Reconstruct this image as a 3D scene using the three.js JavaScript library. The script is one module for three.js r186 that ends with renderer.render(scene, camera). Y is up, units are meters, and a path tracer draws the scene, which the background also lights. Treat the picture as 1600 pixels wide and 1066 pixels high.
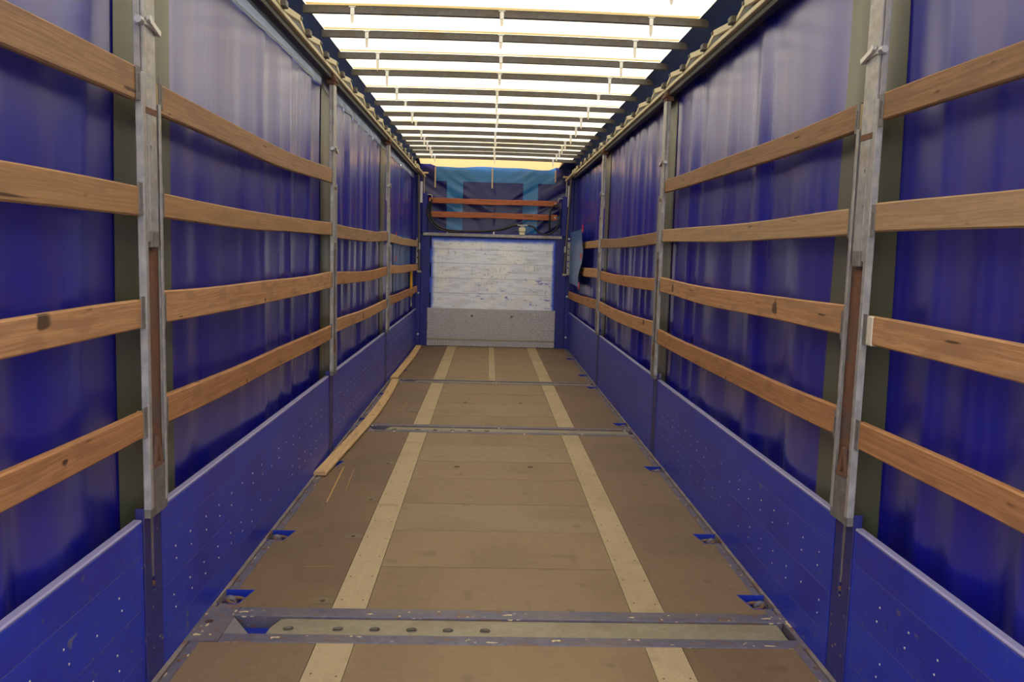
import * as THREE from 'three';
import { mergeGeometries } from 'three/addons/utils/BufferGeometryUtils.js';

// ---------------------------------------------------------------- camera, sky, exposure
const scene = new THREE.Scene();
const camera = new THREE.PerspectiveCamera(2 * Math.atan(533 / 1260) * 180 / Math.PI, 1600 / 1066, 0.05, 200);
camera.rotation.order = 'YXZ';
camera.position.set(-0.0815, 1.5192, 0);
camera.rotation.set(-0.10833, -0.03152, 0.02762);
scene.add(camera);
scene.background = new THREE.Color().setRGB(0.965, 0.985, 1.05);          // bright overcast sky over the translucent roof
const renderer = new THREE.WebGLRenderer();
renderer.toneMapping = THREE.LinearToneMapping;
renderer.toneMappingExposure = 4.0;
renderer.shadowMap.enabled = true;

// ---------------------------------------------------------------- helpers
function rng(seed) { let a = seed >>> 0; return () => { a = (a + 0x6D2B79F5) | 0; let t = Math.imul(a ^ (a >>> 15), 1 | a); t = (t + Math.imul(t ^ (t >>> 7), 61 | t)) ^ t; return ((t ^ (t >>> 14)) >>> 0) / 4294967296; }; }
const clamp = (v, a = 0, b = 1) => Math.min(b, Math.max(a, v));
const mix = (a, b, t) => a + (b - a) * t;
const smooth = (a, b, v) => { const t = clamp((v - a) / (b - a)); return t * t * (3 - 2 * t); };
function noise2(seed, px, py) {                       // value noise that repeats every px by py cells
  const r = rng(seed), n = px * py, g = new Float32Array(n);
  for (let i = 0; i < n; i++) g[i] = r();
  return (x, y) => {
    const xi = Math.floor(x), yi = Math.floor(y), fx = x - xi, fy = y - yi;
    const sx = fx * fx * (3 - 2 * fx), sy = fy * fy * (3 - 2 * fy);
    const w = (i, m) => ((i % m) + m) % m;
    const x0 = w(xi, px), x1 = w(xi + 1, px), y0 = w(yi, py) * px, y1 = w(yi + 1, py) * px;
    return mix(mix(g[y0 + x0], g[y0 + x1], sx), mix(g[y1 + x0], g[y1 + x1], sx), sy);
  };
}
function tex(w, h, fn, srgb = true, rx = 1, ry = 1) {  // fn(u, v) -> [r, g, b] in 0..1
  const d = new Uint8Array(w * h * 4);
  for (let y = 0; y < h; y++) for (let x = 0; x < w; x++) {
    const c = fn((x + 0.5) / w, (y + 0.5) / h), i = (y * w + x) * 4;
    d[i] = clamp(c[0]) * 255; d[i + 1] = clamp(c[1]) * 255; d[i + 2] = clamp(c[2]) * 255; d[i + 3] = 255;
  }
  const t = new THREE.DataTexture(d, w, h);
  t.wrapS = t.wrapT = THREE.RepeatWrapping; t.magFilter = THREE.LinearFilter; t.minFilter = THREE.LinearMipmapLinearFilter; t.generateMipmaps = true;
  if (srgb) t.colorSpace = THREE.SRGBColorSpace;
  t.repeat.set(rx, ry); t.needsUpdate = true;
  return t;
}
const mix3 = (a, b, t) => [mix(a[0], b[0], t), mix(a[1], b[1], t), mix(a[2], b[2], t)];
const rgb = (r, g, b) => [r / 255, g / 255, b / 255];
const std = (o) => new THREE.MeshStandardMaterial({ side: THREE.DoubleSide, ...o });
const phys = (o) => new THREE.MeshPhysicalMaterial({ side: THREE.DoubleSide, ...o });

function uvBox(g, long = 'z', ou = 0, ov = 0) {        // uv in metres, u along the long axis
  const p = g.attributes.position, n = g.attributes.normal, uv = new Float32Array(p.count * 2);
  for (let i = 0; i < p.count; i++) {
    const x = p.getX(i), y = p.getY(i), z = p.getZ(i), ax = Math.abs(n.getX(i)), ay = Math.abs(n.getY(i)), az = Math.abs(n.getZ(i));
    let u, v;
    if (ax >= ay && ax >= az) [u, v] = long === 'y' ? [y, z] : [z, y];
    else if (ay >= az) [u, v] = long === 'x' ? [x, z] : [z, x];
    else [u, v] = long === 'y' ? [y, x] : [x, y];
    uv[2 * i] = u + ou; uv[2 * i + 1] = v + ov;
  }
  g.setAttribute('uv', new THREE.BufferAttribute(uv, 2));
  return g;
}
function bx(x0, x1, y0, y1, z0, z1) {
  const g = new THREE.BoxGeometry(Math.abs(x1 - x0), Math.abs(y1 - y0), Math.abs(z1 - z0));
  return g.translate((x0 + x1) / 2, (y0 + y1) / 2, (z0 + z1) / 2);
}
function bevelBox(x0, x1, y0, y1, z0, z1, b = 0.002) { // box with chamfered edges
  const c = [(x0 + x1) / 2, (y0 + y1) / 2, (z0 + z1) / 2], h = [Math.abs(x1 - x0) / 2, Math.abs(y1 - y0) / 2, Math.abs(z1 - z0) / 2];
  const pos = [];
  const P = (a, s) => [c[0] + s[0] * (h[0] - (a === 0 ? 0 : b)), c[1] + s[1] * (h[1] - (a === 1 ? 0 : b)), c[2] + s[2] * (h[2] - (a === 2 ? 0 : b))];
  const tri = (p, q, r, out) => {
    const u = [q[0] - p[0], q[1] - p[1], q[2] - p[2]], v = [r[0] - p[0], r[1] - p[1], r[2] - p[2]];
    const n = [u[1] * v[2] - u[2] * v[1], u[2] * v[0] - u[0] * v[2], u[0] * v[1] - u[1] * v[0]];
    if (n[0] * out[0] + n[1] * out[1] + n[2] * out[2] < 0) pos.push(...p, ...r, ...q); else pos.push(...p, ...q, ...r);
  };
  const S = [-1, 1];
  for (let a = 0; a < 3; a++) for (const s of S) {
    const o = [0, 0, 0]; o[a] = s; const e = (a + 1) % 3, f = (a + 2) % 3;
    const k = (i, j) => { const q = [0, 0, 0]; q[a] = s; q[e] = i; q[f] = j; return P(a, q); };
    tri(k(-1, -1), k(1, -1), k(1, 1), o); tri(k(-1, -1), k(1, 1), k(-1, 1), o);
  }
  for (let a = 0; a < 3; a++) { // edges along axis a
    const e = (a + 1) % 3, f = (a + 2) % 3;
    for (const i of S) for (const j of S) {
      const q = (t) => { const v = [0, 0, 0]; v[a] = t; v[e] = i; v[f] = j; return v; }, o = q(0);
      tri(P(e, q(-1)), P(e, q(1)), P(f, q(1)), o); tri(P(e, q(-1)), P(f, q(1)), P(f, q(-1)), o);
    }
  }
  for (const i of S) for (const j of S) for (const k of S) { const v = [i, j, k]; tri(P(0, v), P(1, v), P(2, v), v); }
  const g = new THREE.BufferGeometry();
  g.setAttribute('position', new THREE.BufferAttribute(new Float32Array(pos), 3));
  g.computeVertexNormals();
  return uvBox(g);
}
function join(list) {
  return mergeGeometries(list.map((g) => {
    const o = g.index ? g.toNonIndexed() : g.clone();
    for (const k of Object.keys(o.attributes)) if (!['position', 'normal', 'uv'].includes(k)) o.deleteAttribute(k);
    if (!o.attributes.uv) o.setAttribute('uv', new THREE.BufferAttribute(new Float32Array(o.attributes.position.count * 2), 2));
    return o;
  }));
}
function bar(a, b, w, t, up = [0, 1, 0]) {             // flat bar between two points, w across, t along 'up'
  const A = new THREE.Vector3(...a), B = new THREE.Vector3(...b), d = B.clone().sub(A), L = d.length();
  const g = bevelBox(-w / 2, w / 2, -t / 2, t / 2, -L / 2, L / 2, Math.min(w, t) * 0.15);
  const z = d.normalize(), x = new THREE.Vector3(...up).cross(z).normalize(), y = z.clone().cross(x);
  g.applyMatrix4(new THREE.Matrix4().makeBasis(x, y, z).setPosition(A.add(B).multiplyScalar(0.5)));
  return g;
}
function rod(a, b, r, seg = 10) {
  const A = new THREE.Vector3(...a), B = new THREE.Vector3(...b), d = B.clone().sub(A), L = d.length();
  const g = new THREE.CylinderGeometry(r, r, L, seg);
  g.applyQuaternion(new THREE.Quaternion().setFromUnitVectors(new THREE.Vector3(0, 1, 0), d.normalize()));
  const m = A.add(B).multiplyScalar(0.5);
  return g.translate(m.x, m.y, m.z);
}
function tube(pts, r, seg = 40, rs = 8) { return new THREE.TubeGeometry(new THREE.CatmullRomCurve3(pts.map((p) => new THREE.Vector3(...p))), seg, r, rs); }
function slab(shape, y0, y1) {                          // Shape drawn in (x, -z) extruded upwards from y0 to y1
  const g = new THREE.ExtrudeGeometry(shape, { depth: y1 - y0, bevelEnabled: false, curveSegments: 10 });
  g.rotateX(-Math.PI / 2); g.translate(0, y0, 0);
  return uvBox(g);
}
function poly(pts) { const s = new THREE.Shape(); pts.forEach(([x, z], i) => (i ? s.lineTo(x, -z) : s.moveTo(x, -z))); s.closePath(); return s; }
function hole(s, x, z, r) { const p = new THREE.Path(); p.absarc(x, -z, r, 0, Math.PI * 2, true); s.holes.push(p); return s; }
function grid(nu, nv, fn) {                             // fn(i/nu, j/nv) -> [x, y, z, u, v]
  const pos = [], uv = [], idx = [];
  for (let j = 0; j <= nv; j++) for (let i = 0; i <= nu; i++) { const q = fn(i / nu, j / nv); pos.push(q[0], q[1], q[2]); uv.push(q[3], q[4]); }
  for (let j = 0; j < nv; j++) for (let i = 0; i < nu; i++) { const a = j * (nu + 1) + i, b = a + 1, c = a + nu + 1, d = c + 1; idx.push(a, b, d, a, d, c); }
  const g = new THREE.BufferGeometry();
  g.setAttribute('position', new THREE.BufferAttribute(new Float32Array(pos), 3)); g.setAttribute('uv', new THREE.BufferAttribute(new Float32Array(uv), 2));
  g.setIndex(idx); g.computeVertexNormals();
  return g;
}
const taken = {};
function numbered(name) { const k = taken[name] = (taken[name] ?? -1) + 1; return k ? name + '_' + String(k).padStart(3, '0') : name; }
function shadows(m) { m.castShadow = m.receiveShadow = true; return m; }
function part(name, g, m, parent, label) {
  const o = shadows(new THREE.Mesh(Array.isArray(g) ? join(g) : g, m)); o.name = name; parent.add(o);
  if (label) o.userData.label = label;
  return o;
}
function thing(name, label, category, group) {
  const o = new THREE.Group(); o.name = numbered(name); o.userData = { label, category }; if (group) o.userData.group = group;
  scene.add(o); return o;
}
function solid(name, label, category, g, m, group) {
  const o = shadows(new THREE.Mesh(Array.isArray(g) ? join(g) : g, m)); o.name = numbered(name); o.userData = { label, category }; if (group) o.userData.group = group;
  scene.add(o); return o;
}
function structure(name, label, category) { const o = new THREE.Group(); o.name = name; o.userData = { kind: 'structure', label, category }; scene.add(o); return o; }
// move a group's origin to a point while its children keep their place
function seat(o, x, y, z) { for (const c of o.children) c.position.sub(new THREE.Vector3(x, y, z)); o.position.set(x, y, z); return o; }
const ord = ['first', 'second', 'third', 'fourth', 'fifth', 'sixth', 'seventh', 'eighth', 'ninth', 'tenth', 'eleventh', 'twelfth', 'thirteenth', 'fourteenth', 'fifteenth', 'sixteenth', 'seventeenth', 'eighteenth', 'nineteenth', 'twentieth', 'twenty-first', 'twenty-second', 'twenty-third'];

// ---------------------------------------------------------------- materials
function woodTexture(seed, a, b, c) {
  const n1 = noise2(seed, 6, 48), n2 = noise2(seed + 1, 24, 200), n3 = noise2(seed + 2, 8, 8), n4 = noise2(seed + 3, 60, 300), n5 = noise2(seed + 4, 16, 10);
  return tex(1024, 256, (u, v) => {
    const w = v + 0.05 * (n3(u * 8, v * 8) - 0.5);
    let g = 0.4 * n1(u * 6, w * 48) + 0.3 * n2(u * 24, w * 200) + 0.3 * n4(u * 60, w * 300);
    let col = mix3(a, b, smooth(0.15, 0.85, g));
    col = mix3(col, c, 0.5 * smooth(0.6, 0.85, n5(u * 16, v * 10)));
    col = mix3(col, rgb(58, 40, 28), 0.8 * smooth(0.93, 0.98, n5(u * 16 + 5.3, v * 10 + 2.7)));
    return col;
  }, true, 1 / 2.0, 1 / 0.25);
}
const woodA = woodTexture(11, rgb(128, 96, 68), rgb(160, 124, 90), rgb(122, 94, 72));
const woodB = woodTexture(23, rgb(142, 112, 80), rgb(170, 138, 102), rgb(138, 112, 88));
const woodC = woodTexture(37, rgb(138, 72, 34), rgb(180, 100, 50), rgb(124, 62, 30));
const woodE = woodTexture(29, rgb(152, 108, 70), rgb(188, 142, 98), rgb(142, 104, 74));
const matWood = [[woodA, 0xffffff], [woodB, 0xffffff], [woodA, 0xece6de], [woodB, 0xf8ead6], [woodE, 0xffffff], [woodE, 0xf0e4d8]].map(([map, color]) => std({ map, color, roughness: 0.72, bumpMap: map, bumpScale: 0.0008 }));
const matWoodOrange = std({ map: woodC, roughness: 0.5 });
const matWoodRaw = std({ map: woodTexture(43, rgb(178, 144, 100), rgb(208, 174, 128), rgb(166, 132, 92)), roughness: 0.7 });
const matWoodEnd = std({ color: 0xe8cf9c, roughness: 0.85 });

function plyTexture(seed, base, dark, light) {
  const n1 = noise2(seed, 5, 5), n2 = noise2(seed + 1, 40, 40), n3 = noise2(seed + 2, 256, 256), n4 = noise2(seed + 3, 6, 180), n5 = noise2(seed + 4, 18, 18), n6 = noise2(seed + 5, 120, 5);
  return tex(1024, 1024, (u, v) => {
    let c = mix3(base, dark, 0.5 * smooth(0.45, 0.9, n1(u * 5, v * 5)) + 0.25 * smooth(0.5, 1, n2(u * 40, v * 40)));
    c = mix3(c, light, 0.14 * smooth(0.6, 0.95, n4(u * 6, v * 180)) + 0.12 * smooth(0.8, 1, n6(u * 120, v * 5)));
    c = mix3(c, dark, 0.9 * smooth(0.84, 0.98, n5(u * 18, v * 18)));
    const k = 0.965 + 0.07 * n3(u * 256, v * 256);
    return [c[0] * k, c[1] * k, c[2] * k];
  }, true, 1 / 1.6, 1 / 1.6);
}
const plyCentre = plyTexture(51, rgb(139, 117, 88), rgb(121, 100, 74), rgb(155, 133, 103));
const plySide = plyTexture(61, rgb(118, 96, 73), rgb(101, 81, 61), rgb(137, 114, 88));
const plyStrip = plyTexture(71, rgb(172, 152, 119), rgb(153, 134, 104), rgb(184, 165, 132));
const matPly = [0xffffff, 0xf6f2ee, 0xfaf6f0].map((color) => std({ map: plyCentre, color, roughness: 0.62 }));
const matPlySide = [0xffffff, 0xf4efea].map((color) => std({ map: plySide, color, roughness: 0.6 }));
const matStrip = std({ map: plyStrip, roughness: 0.6 });
const matUnder = std({ color: 0x6a5f54, roughness: 0.9 });

function galvTexture(seed, a, b, stain, amount) {
  const n1 = noise2(seed, 30, 30), n2 = noise2(seed + 1, 120, 120), n3 = noise2(seed + 2, 7, 7), n4 = noise2(seed + 3, 8, 90);
  return tex(512, 512, (u, v) => {
    let c = mix3(a, b, 0.5 * n1(u * 30, v * 30) + 0.3 * n2(u * 120, v * 120) + 0.2 * n4(u * 8, v * 90));
    return mix3(c, stain, amount * smooth(0.45, 0.8, n3(u * 7, v * 7) * 0.7 + n2(u * 120, v * 120) * 0.3));
  }, true, 1 / 0.6, 1 / 0.6);
}
const galv = galvTexture(81, rgb(134, 132, 132), rgb(188, 184, 180), rgb(150, 126, 100), 0.3);
const galvRust = galvTexture(91, rgb(88, 60, 46), rgb(126, 84, 60), rgb(86, 74, 70), 0.8);
const galvPlate = galvTexture(101, rgb(132, 124, 106), rgb(158, 149, 128), rgb(124, 112, 90), 0.4);
const lilac = (() => {
  const n1 = noise2(115, 26, 60), n2 = noise2(116, 90, 90), n3 = noise2(117, 9, 9), n4 = noise2(118, 50, 50);
  return tex(1024, 1024, (u, v) => {
    let c = mix3(rgb(82, 78, 98), rgb(106, 101, 118), 0.6 * n4(u * 50, v * 50) + 0.4 * n2(u * 90, v * 90));
    c = mix3(c, rgb(118, 106, 98), 0.4 * smooth(0.5, 0.8, n3(u * 9, v * 9)));
    c = mix3(c, rgb(112, 80, 62), 0.7 * smooth(0.78, 0.86, n1(u * 26 + 3, v * 60 + 7)));
    return mix3(c, rgb(206, 184, 142), smooth(0.835, 0.86, 0.75 * n1(u * 26, v * 60) + 0.25 * n2(u * 90, v * 90)));
  }, true, 1 / 1.1, 1 / 1.1);
})();
const matGalv = std({ map: galv, metalness: 0.3, roughness: 0.42 });
const matGalvDull = std({ map: galv, color: 0xb8b4b4, metalness: 0.2, roughness: 0.6 });
const matRust = std({ map: galvRust, roughness: 0.85 });
const matPlate = std({ map: galvPlate, metalness: 0.35, roughness: 0.55 });
const matBoltPlate = std({ map: galvPlate, color: 0xc8b8a4, roughness: 0.6 });
const matLilac = std({ map: lilac, metalness: 0.15, roughness: 0.5 });
const matBow = std({ map: galv, color: 0x8c8682, roughness: 0.5 });
const matLink = std({ color: 0xc4b894, roughness: 0.5 });
const matBlack = std({ color: 0x17171a, roughness: 0.55 });
const matRing = std({ color: 0x6e5242, roughness: 0.7 });
const matSteelLight = std({ color: 0xc6c4c2, metalness: 0.6, roughness: 0.35 });
const matBolt = std({ color: 0xb8b4ae, metalness: 0.5, roughness: 0.45 });
const matStrapTip = std({ color: 0xd8cfc0, roughness: 0.7 });
const matCapEdge = std({ color: 0x8e8ab4, roughness: 0.45 });

// blue enamel of the drop sides: scuffed, with chips down to primer
function enamel(seed, base, deep, pale, wear) {
  const n1 = noise2(seed, 7, 5), n2 = noise2(seed + 1, 40, 30), n3 = noise2(seed + 2, 200, 200), n4 = noise2(seed + 3, 300, 12), n5 = noise2(seed + 4, 10, 240), n6 = noise2(seed + 5, 90, 70);
  return tex(1024, 1024, (u, v) => {
    let c = mix3(base, deep, smooth(0.35, 0.85, n1(u * 7, v * 5)) * 0.6 + 0.25 * n2(u * 40, v * 30));
    c = mix3(c, pale, wear * (0.45 * smooth(0.72, 0.98, n5(u * 10, v * 240)) + 0.35 * smooth(0.78, 1, n4(u * 300, v * 12)) + 0.25 * smooth(0.6, 1, n2(u * 40 + 9, v * 30))));
    c = mix3(c, rgb(150, 128, 96), wear * smooth(0.9, 0.97, n6(u * 90, v * 70)));
    const k = 0.94 + 0.12 * n3(u * 200, v * 200);
    return [c[0] * k, c[1] * k, c[2] * k];
  }, true, 1 / 1.7, 1 / 1.7);
}
const blueSide = enamel(121, rgb(18, 46, 170), rgb(16, 24, 146), rgb(64, 90, 176), 0.5);
const blueSteel = enamel(131, rgb(5, 18, 132), rgb(5, 12, 104), rgb(30, 46, 136), 0.2);
const matSide = phys({ map: blueSide, roughness: 0.36 });
const matSteel = std({ map: blueSteel, roughness: 0.42 });
const matSeam = std({ color: 0x4c5096, roughness: 0.5 });
const matBase = std({ map: enamel(151, rgb(36, 38, 116), rgb(34, 30, 84), rgb(90, 84, 118), 0.9), roughness: 0.5 });
const matPocket = std({ map: blueSide, roughness: 0.5 });

// ---------------------------------------------------------------- dimensions (metres, x across, -z towards the bulkhead)
const ZR = 0.45, ZF = -13.0, H = 0.6;
const postZ = { '-1': [-2.73, -5.90, -9.08], '1': [-2.77, -6.08, -9.35] };
const sideWords = { '-1': 'wall with loose planks at its foot', '1': 'wall opposite the loose planks' };
const sideShort = { '-1': 'wall above loose planks', '1': 'wall opposite loose planks' };
const R0 = rng(5);

// ---------------------------------------------------------------- ground outside
{
  const g = structure('ground', 'grey concrete ground outside the trailer', 'ground');
  part('concrete', bx(-30, 30, -1.45, -1.25, -40, 30), std({ color: 0x8d8a84, roughness: 0.9 }), g);
}

// ---------------------------------------------------------------- floor
const floor = structure('floor', 'brown plywood trailer floor with pale strips and steel cross channels', 'floor');
part('underframe', bx(-1.25, 1.25, -0.16, -0.085, ZF, ZR), matUnder, floor);
const beams = [[-2.99, -3.295], [-6.68, -6.985], [-9.26, -9.52]];
const sections = [[ZR, -2.99], [-3.295, -6.68], [-6.985, -9.26], [-9.52, ZF + 0.02]];
const joints = [[-0.2, -0.72, -1.24, -1.76, -2.28], [-3.765, -4.28, -4.76, -5.3, -5.76, -6.25], [-7.42, -8.0, -8.6], []];
const pockets = { '-1': [-3.40, -4.17, -5.63, -7.14, -8.45, -10.2, -11.75], '1': [-3.42, -4.22, -5.64, -7.15, -9.16, -10.1, -11.7] };
const PW = 0.145, PX0 = 1.085, PX1 = 1.208, STR = [0.566, 0.711], RX = 1.158;
const plateZ = [-3.37, -4.17, -4.81, -5.66, -7.55, -8.35];
sections.forEach(([za, zb], k) => {
  const gap = 0.0025;
  // centre boards
  const js = [za, ...joints[k], zb];
  for (let i = 0; i + 1 < js.length; i++) {
    const z0 = js[i] - (i ? gap : 0), z1 = js[i + 1] + (i + 2 < js.length ? gap : 0);
    const xs = k === 3 ? [[-STR[0] + gap, -0.05], [0.04, STR[0] - gap]] : [[-STR[0] + gap, STR[0] - gap]];
    for (const [xa, xb] of xs) {
      const s = poly([[xa, z0], [xb, z0], [xb, z1], [xa, z1]]);
      for (const [hx, hz] of [[-0.271, -5.61], [0.254, -5.64], [-0.284, -8.09], [0.277, -8.11]]) if (hz < z0 && hz > z1) hole(s, hx, hz, 0.022);
      const g = slab(s, -0.03, 0.0005 * (i % 2));
      part('floor_board', uvBox(g, 'x', R0() * 3, R0() * 3), matPly[(i + k) % 3], floor);
    }
  }
  if (k === 3) part('floor_strip', uvBox(bevelBox(-0.047, 0.037, -0.03, 0.001, za, zb, 0.001)), matStrip, floor);
  for (const s of [-1, 1]) {
    part('floor_strip', uvBox(bevelBox(s * STR[0], s * STR[1], -0.03, 0.0015, za, zb, 0.001), 'z', R0() * 3, R0()), matStrip, floor);
    // screws down each strip
    const sc = [];
    for (let z = za - 0.08; z > zb + 0.04; z -= 0.26) for (const x of [STR[0] + 0.025, STR[1] - 0.025]) sc.push(new THREE.CylinderGeometry(0.004, 0.004, 0.002, 8).translate(s * (x + 0.006 * (R0() - 0.5)), 0.0016, z + 0.03 * (R0() - 0.5)));
    const scr = part('screw_heads', sc, matRust, floor); scr.userData.kind = 'stuff';
    // side board with notches for the lashing pockets and, on the plank side, bolted plates
    const pk = pockets[s].filter((z) => z < za && z > zb);
    const pts = [[s * (STR[1] + gap), za], [s * RX, za]];
    for (const z of pk) {
      const zn = Math.min(z + PW / 2, za), zf = Math.max(z - PW / 2, zb);
      pts.push([s * RX, zn], [s * (PX0 + 0.03), zn], [s * PX0, zf], [s * RX, zf]);
    }
    pts.push([s * RX, zb], [s * (STR[1] + gap), zb]);
    const sh = poly(pts);
    if (s < 0) for (const z of plateZ) if (z < za && z > zb) hole(sh, -0.765, z, 0.011);
    part('side_board', uvBox(slab(sh, -0.03, 0), 'z', R0() * 3, R0() * 3), matPlySide[(k + (s > 0 ? 1 : 0)) % 2], floor);
    // edge rail, broken at the pockets
    const cuts = [za, ...pk.flatMap((z) => [z + PW / 2, z - PW / 2]), zb];
    for (let i = 0; i < cuts.length; i += 2) if (cuts[i] - cuts[i + 1] > 0.02) {
      const z0 = cuts[i], z1 = cuts[i + 1];
      const rail = part('edge_rail', uvBox(join([bevelBox(s * RX, s * 1.192, -0.04, 0.003, z0, z1, 0.001), bx(s * 1.192, s * 1.2, -0.04, -0.006, z0, z1)])), matLilac, floor, 'lilac grey painted steel edge rail');
      part('edge_lip', uvBox(bevelBox(s * 1.2, s * 1.219, -0.04, 0.006, z0, z1, 0.002)), matRustLip(), floor);
      const holes = [];
      for (let z = z0 - 0.09; z > z1 + 0.05; z -= 0.2) holes.push(new THREE.CylinderGeometry(0.009, 0.009, 0.003, 10).translate(s * 1.18, 0.0032, z));
      if (holes.length) { const hh = part('rail_bolts', holes, matRust, rail); hh.userData.kind = 'stuff'; }
    }
    for (const z of pk) {
      const a = z + PW / 2, b = z - PW / 2;
      part('edge_lip', uvBox(bevelBox(s * 1.208, s * 1.219, -0.04, 0.006, a, b, 0.002)), matRustLip(), floor);
      const q = [[RX + 0.05, a], [PX0 + 0.03, a], [PX0, b], [RX + 0.05, b]].map(([x, z]) => [s * x, z]), wall = [];
      for (let i = 0; i < 3; i++) wall.push(bar([q[i][0], -0.035, q[i][1]], [q[i + 1][0], -0.035, q[i + 1][1]], 0.003, 0.073));
      part('pocket', [bx(s * 1.07, s * 1.225, -0.075, -0.07, a, b), bx(s * 1.219, s * 1.225, -0.075, 0, a, b), ...wall], matPocket, floor, 'dark blue recessed lashing pocket');
    }
  }
});
var _rl; function matRustLip() { return _rl ??= std({ map: galvTexture(141, rgb(104, 96, 106), rgb(150, 138, 128), rgb(110, 78, 60), 0.7), roughness: 0.7, metalness: 0.15 }); }
// bolted plates set into the plank-side boards
for (const z of plateZ) {
  const s = hole(poly([[-0.808, z + 0.033], [-0.716, z + 0.033], [-0.716, z - 0.033], [-0.808, z - 0.033]]), -0.765, z, 0.012);
  const p = part('bolt_plate', slab(s, -0.004, 0.002), matBoltPlate, floor, 'small pale steel plate with bolt hole');
  part('bolt', new THREE.CylinderGeometry(0.007, 0.007, 0.02, 10).translate(-0.765, -0.045, z), matRust, p);
}
// pale scratches gouged into the plank-side board
const matScratch = std({ color: 0xb08a58, roughness: 0.7 });
for (const [xa, za, xb, zb, w] of [[-1.06, -5.55, -1.02, -4.75, 0.009], [-0.98, -5.5, -0.95, -5.0, 0.003], [-1.02, -7.6, -0.88, -7.62, 0.005], [-0.88, -7.62, -0.86, -8.1, 0.004], [-0.93, -3.75, -0.8, -3.76, 0.003]]) part('scratch', bar([xa, 0.0003, za], [xb, 0.0003, zb], w, 0.0008), matScratch, floor, 'pale scratch in the side board');
// recessed screw holes of the centre boards
for (const [hx, hz] of [[-0.271, -5.61], [0.254, -5.64], [-0.284, -8.09], [0.277, -8.11]]) part('bolt_head', new THREE.CylinderGeometry(0.016, 0.016, 0.012, 12).translate(hx, -0.012, hz), matRust, floor);
// steel cross channels
beams.forEach(([za, zb], k) => {
  const b = new THREE.Group(); b.name = 'cross_channel'; b.userData.label = 'blue-grey steel cross channel holding a pale metal bar'; floor.add(b);
  const zi = za - 0.068, zo = zb + (k === 2 ? 0.06 : 0.08), x0 = -0.93, yb = -0.05;
  // deck plates around the recess
  const left = hole(poly([[-1.2195, za], [-1.09, za], [-1.09, zb], [-1.2195, zb]]), -1.178, (za + zb) / 2 - 0.015, 0.017);
  part('deck_plate', slab(left, -0.04, 0.004), matLilac, b);
  part('bolt_hole', new THREE.CylinderGeometry(0.017, 0.017, 0.004, 14).translate(-1.178, -0.012, (za + zb) / 2 - 0.015), matRust, b);
  part('deck_plate', uvBox(bevelBox(1.196, 1.2195, -0.04, 0.004, za, zb, 0.002)), matLilac, b);
  part('flange', uvBox(bevelBox(-1.09, 1.196, -0.055, 0.004, za, zi, 0.003), 'x'), matLilac, b);
  part('flange', uvBox(bevelBox(-1.09, 1.196, -0.055, 0.004, zo, zb, 0.003), 'x'), matLilac, b);
  part('recess', bx(-1.1, 1.2, -0.06, yb, zi, zo), matPocket, b);
  // folded corner plate at the plank-side end
  const t = [[-1.092, 0.002, zi], [-1.092, 0.002, zo + 0.01], [-0.955, yb + 0.004, zi]];
  const tg = new THREE.BufferGeometry();
  const q = [t[0], t[2], t[1], [-1.092, yb, zo + 0.01], t[1], t[2]];
  tg.setAttribute('position', new THREE.BufferAttribute(new Float32Array(q.flat()), 3)); tg.computeVertexNormals();
  part('corner_fold', uvBox(tg), matLilac, b);
  // the pale bar with its row of holes
  const yt = -0.006, zc = (zi + zo) / 2, sh = poly([[x0, zi - 0.004], [1.166, zi - 0.004], [1.166, zo + 0.004], [x0 + 0.055, zo + 0.004], [x0 + 0.03, zo + 0.012], [x0 + 0.005, zc + 0.01]]);
  const hx = [-0.852, -0.654, -0.506, -0.357, -0.21, -0.06];
  for (const x of hx) hole(sh, x, zc + 0.012, 0.022);
  const pl = part('cover_bar', uvBox(slab(sh, yt - 0.012, yt), 'x'), matPlate, b, 'pale metal bar with round holes');
  for (const x of hx) part('hole_floor', new THREE.CylinderGeometry(0.024, 0.024, 0.004, 14).translate(x, yt - 0.016, zc + 0.012), matGalvDull, pl);
});

// lashing rings
for (const s of [-1, 1]) {
  const list = pockets[s];
  list.forEach((z, i) => {
    const o = thing('lashing_ring', `rusty lashing ring in ${ord[list.length - 1 - i]} floor pocket from bulkhead, beside ${sideShort[s]}`, 'lashing ring', 'lashing rings along the floor edges');
    const ring = new THREE.TorusGeometry(0.034, 0.0085, 8, 20); ring.rotateX(Math.PI / 2); ring.scale(1.25, 1, 1); ring.rotateZ(s * 0.18); ring.translate(s * 1.14, -0.026, z - 0.012);
    part('ring', ring, matRing, o);
    const lug = new THREE.TorusGeometry(0.022, 0.011, 8, 14, Math.PI); lug.scale(1, 1, 1.3); lug.translate(s * 1.178, -0.035, z - 0.02);
    part('lug', [lug, bx(s * 1.15, s * 1.21, -0.07, -0.036, z - 0.055, z - 0.04)], matLilac, o);
    seat(o, s * 1.16, -0.07, z);
  });
}

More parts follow.
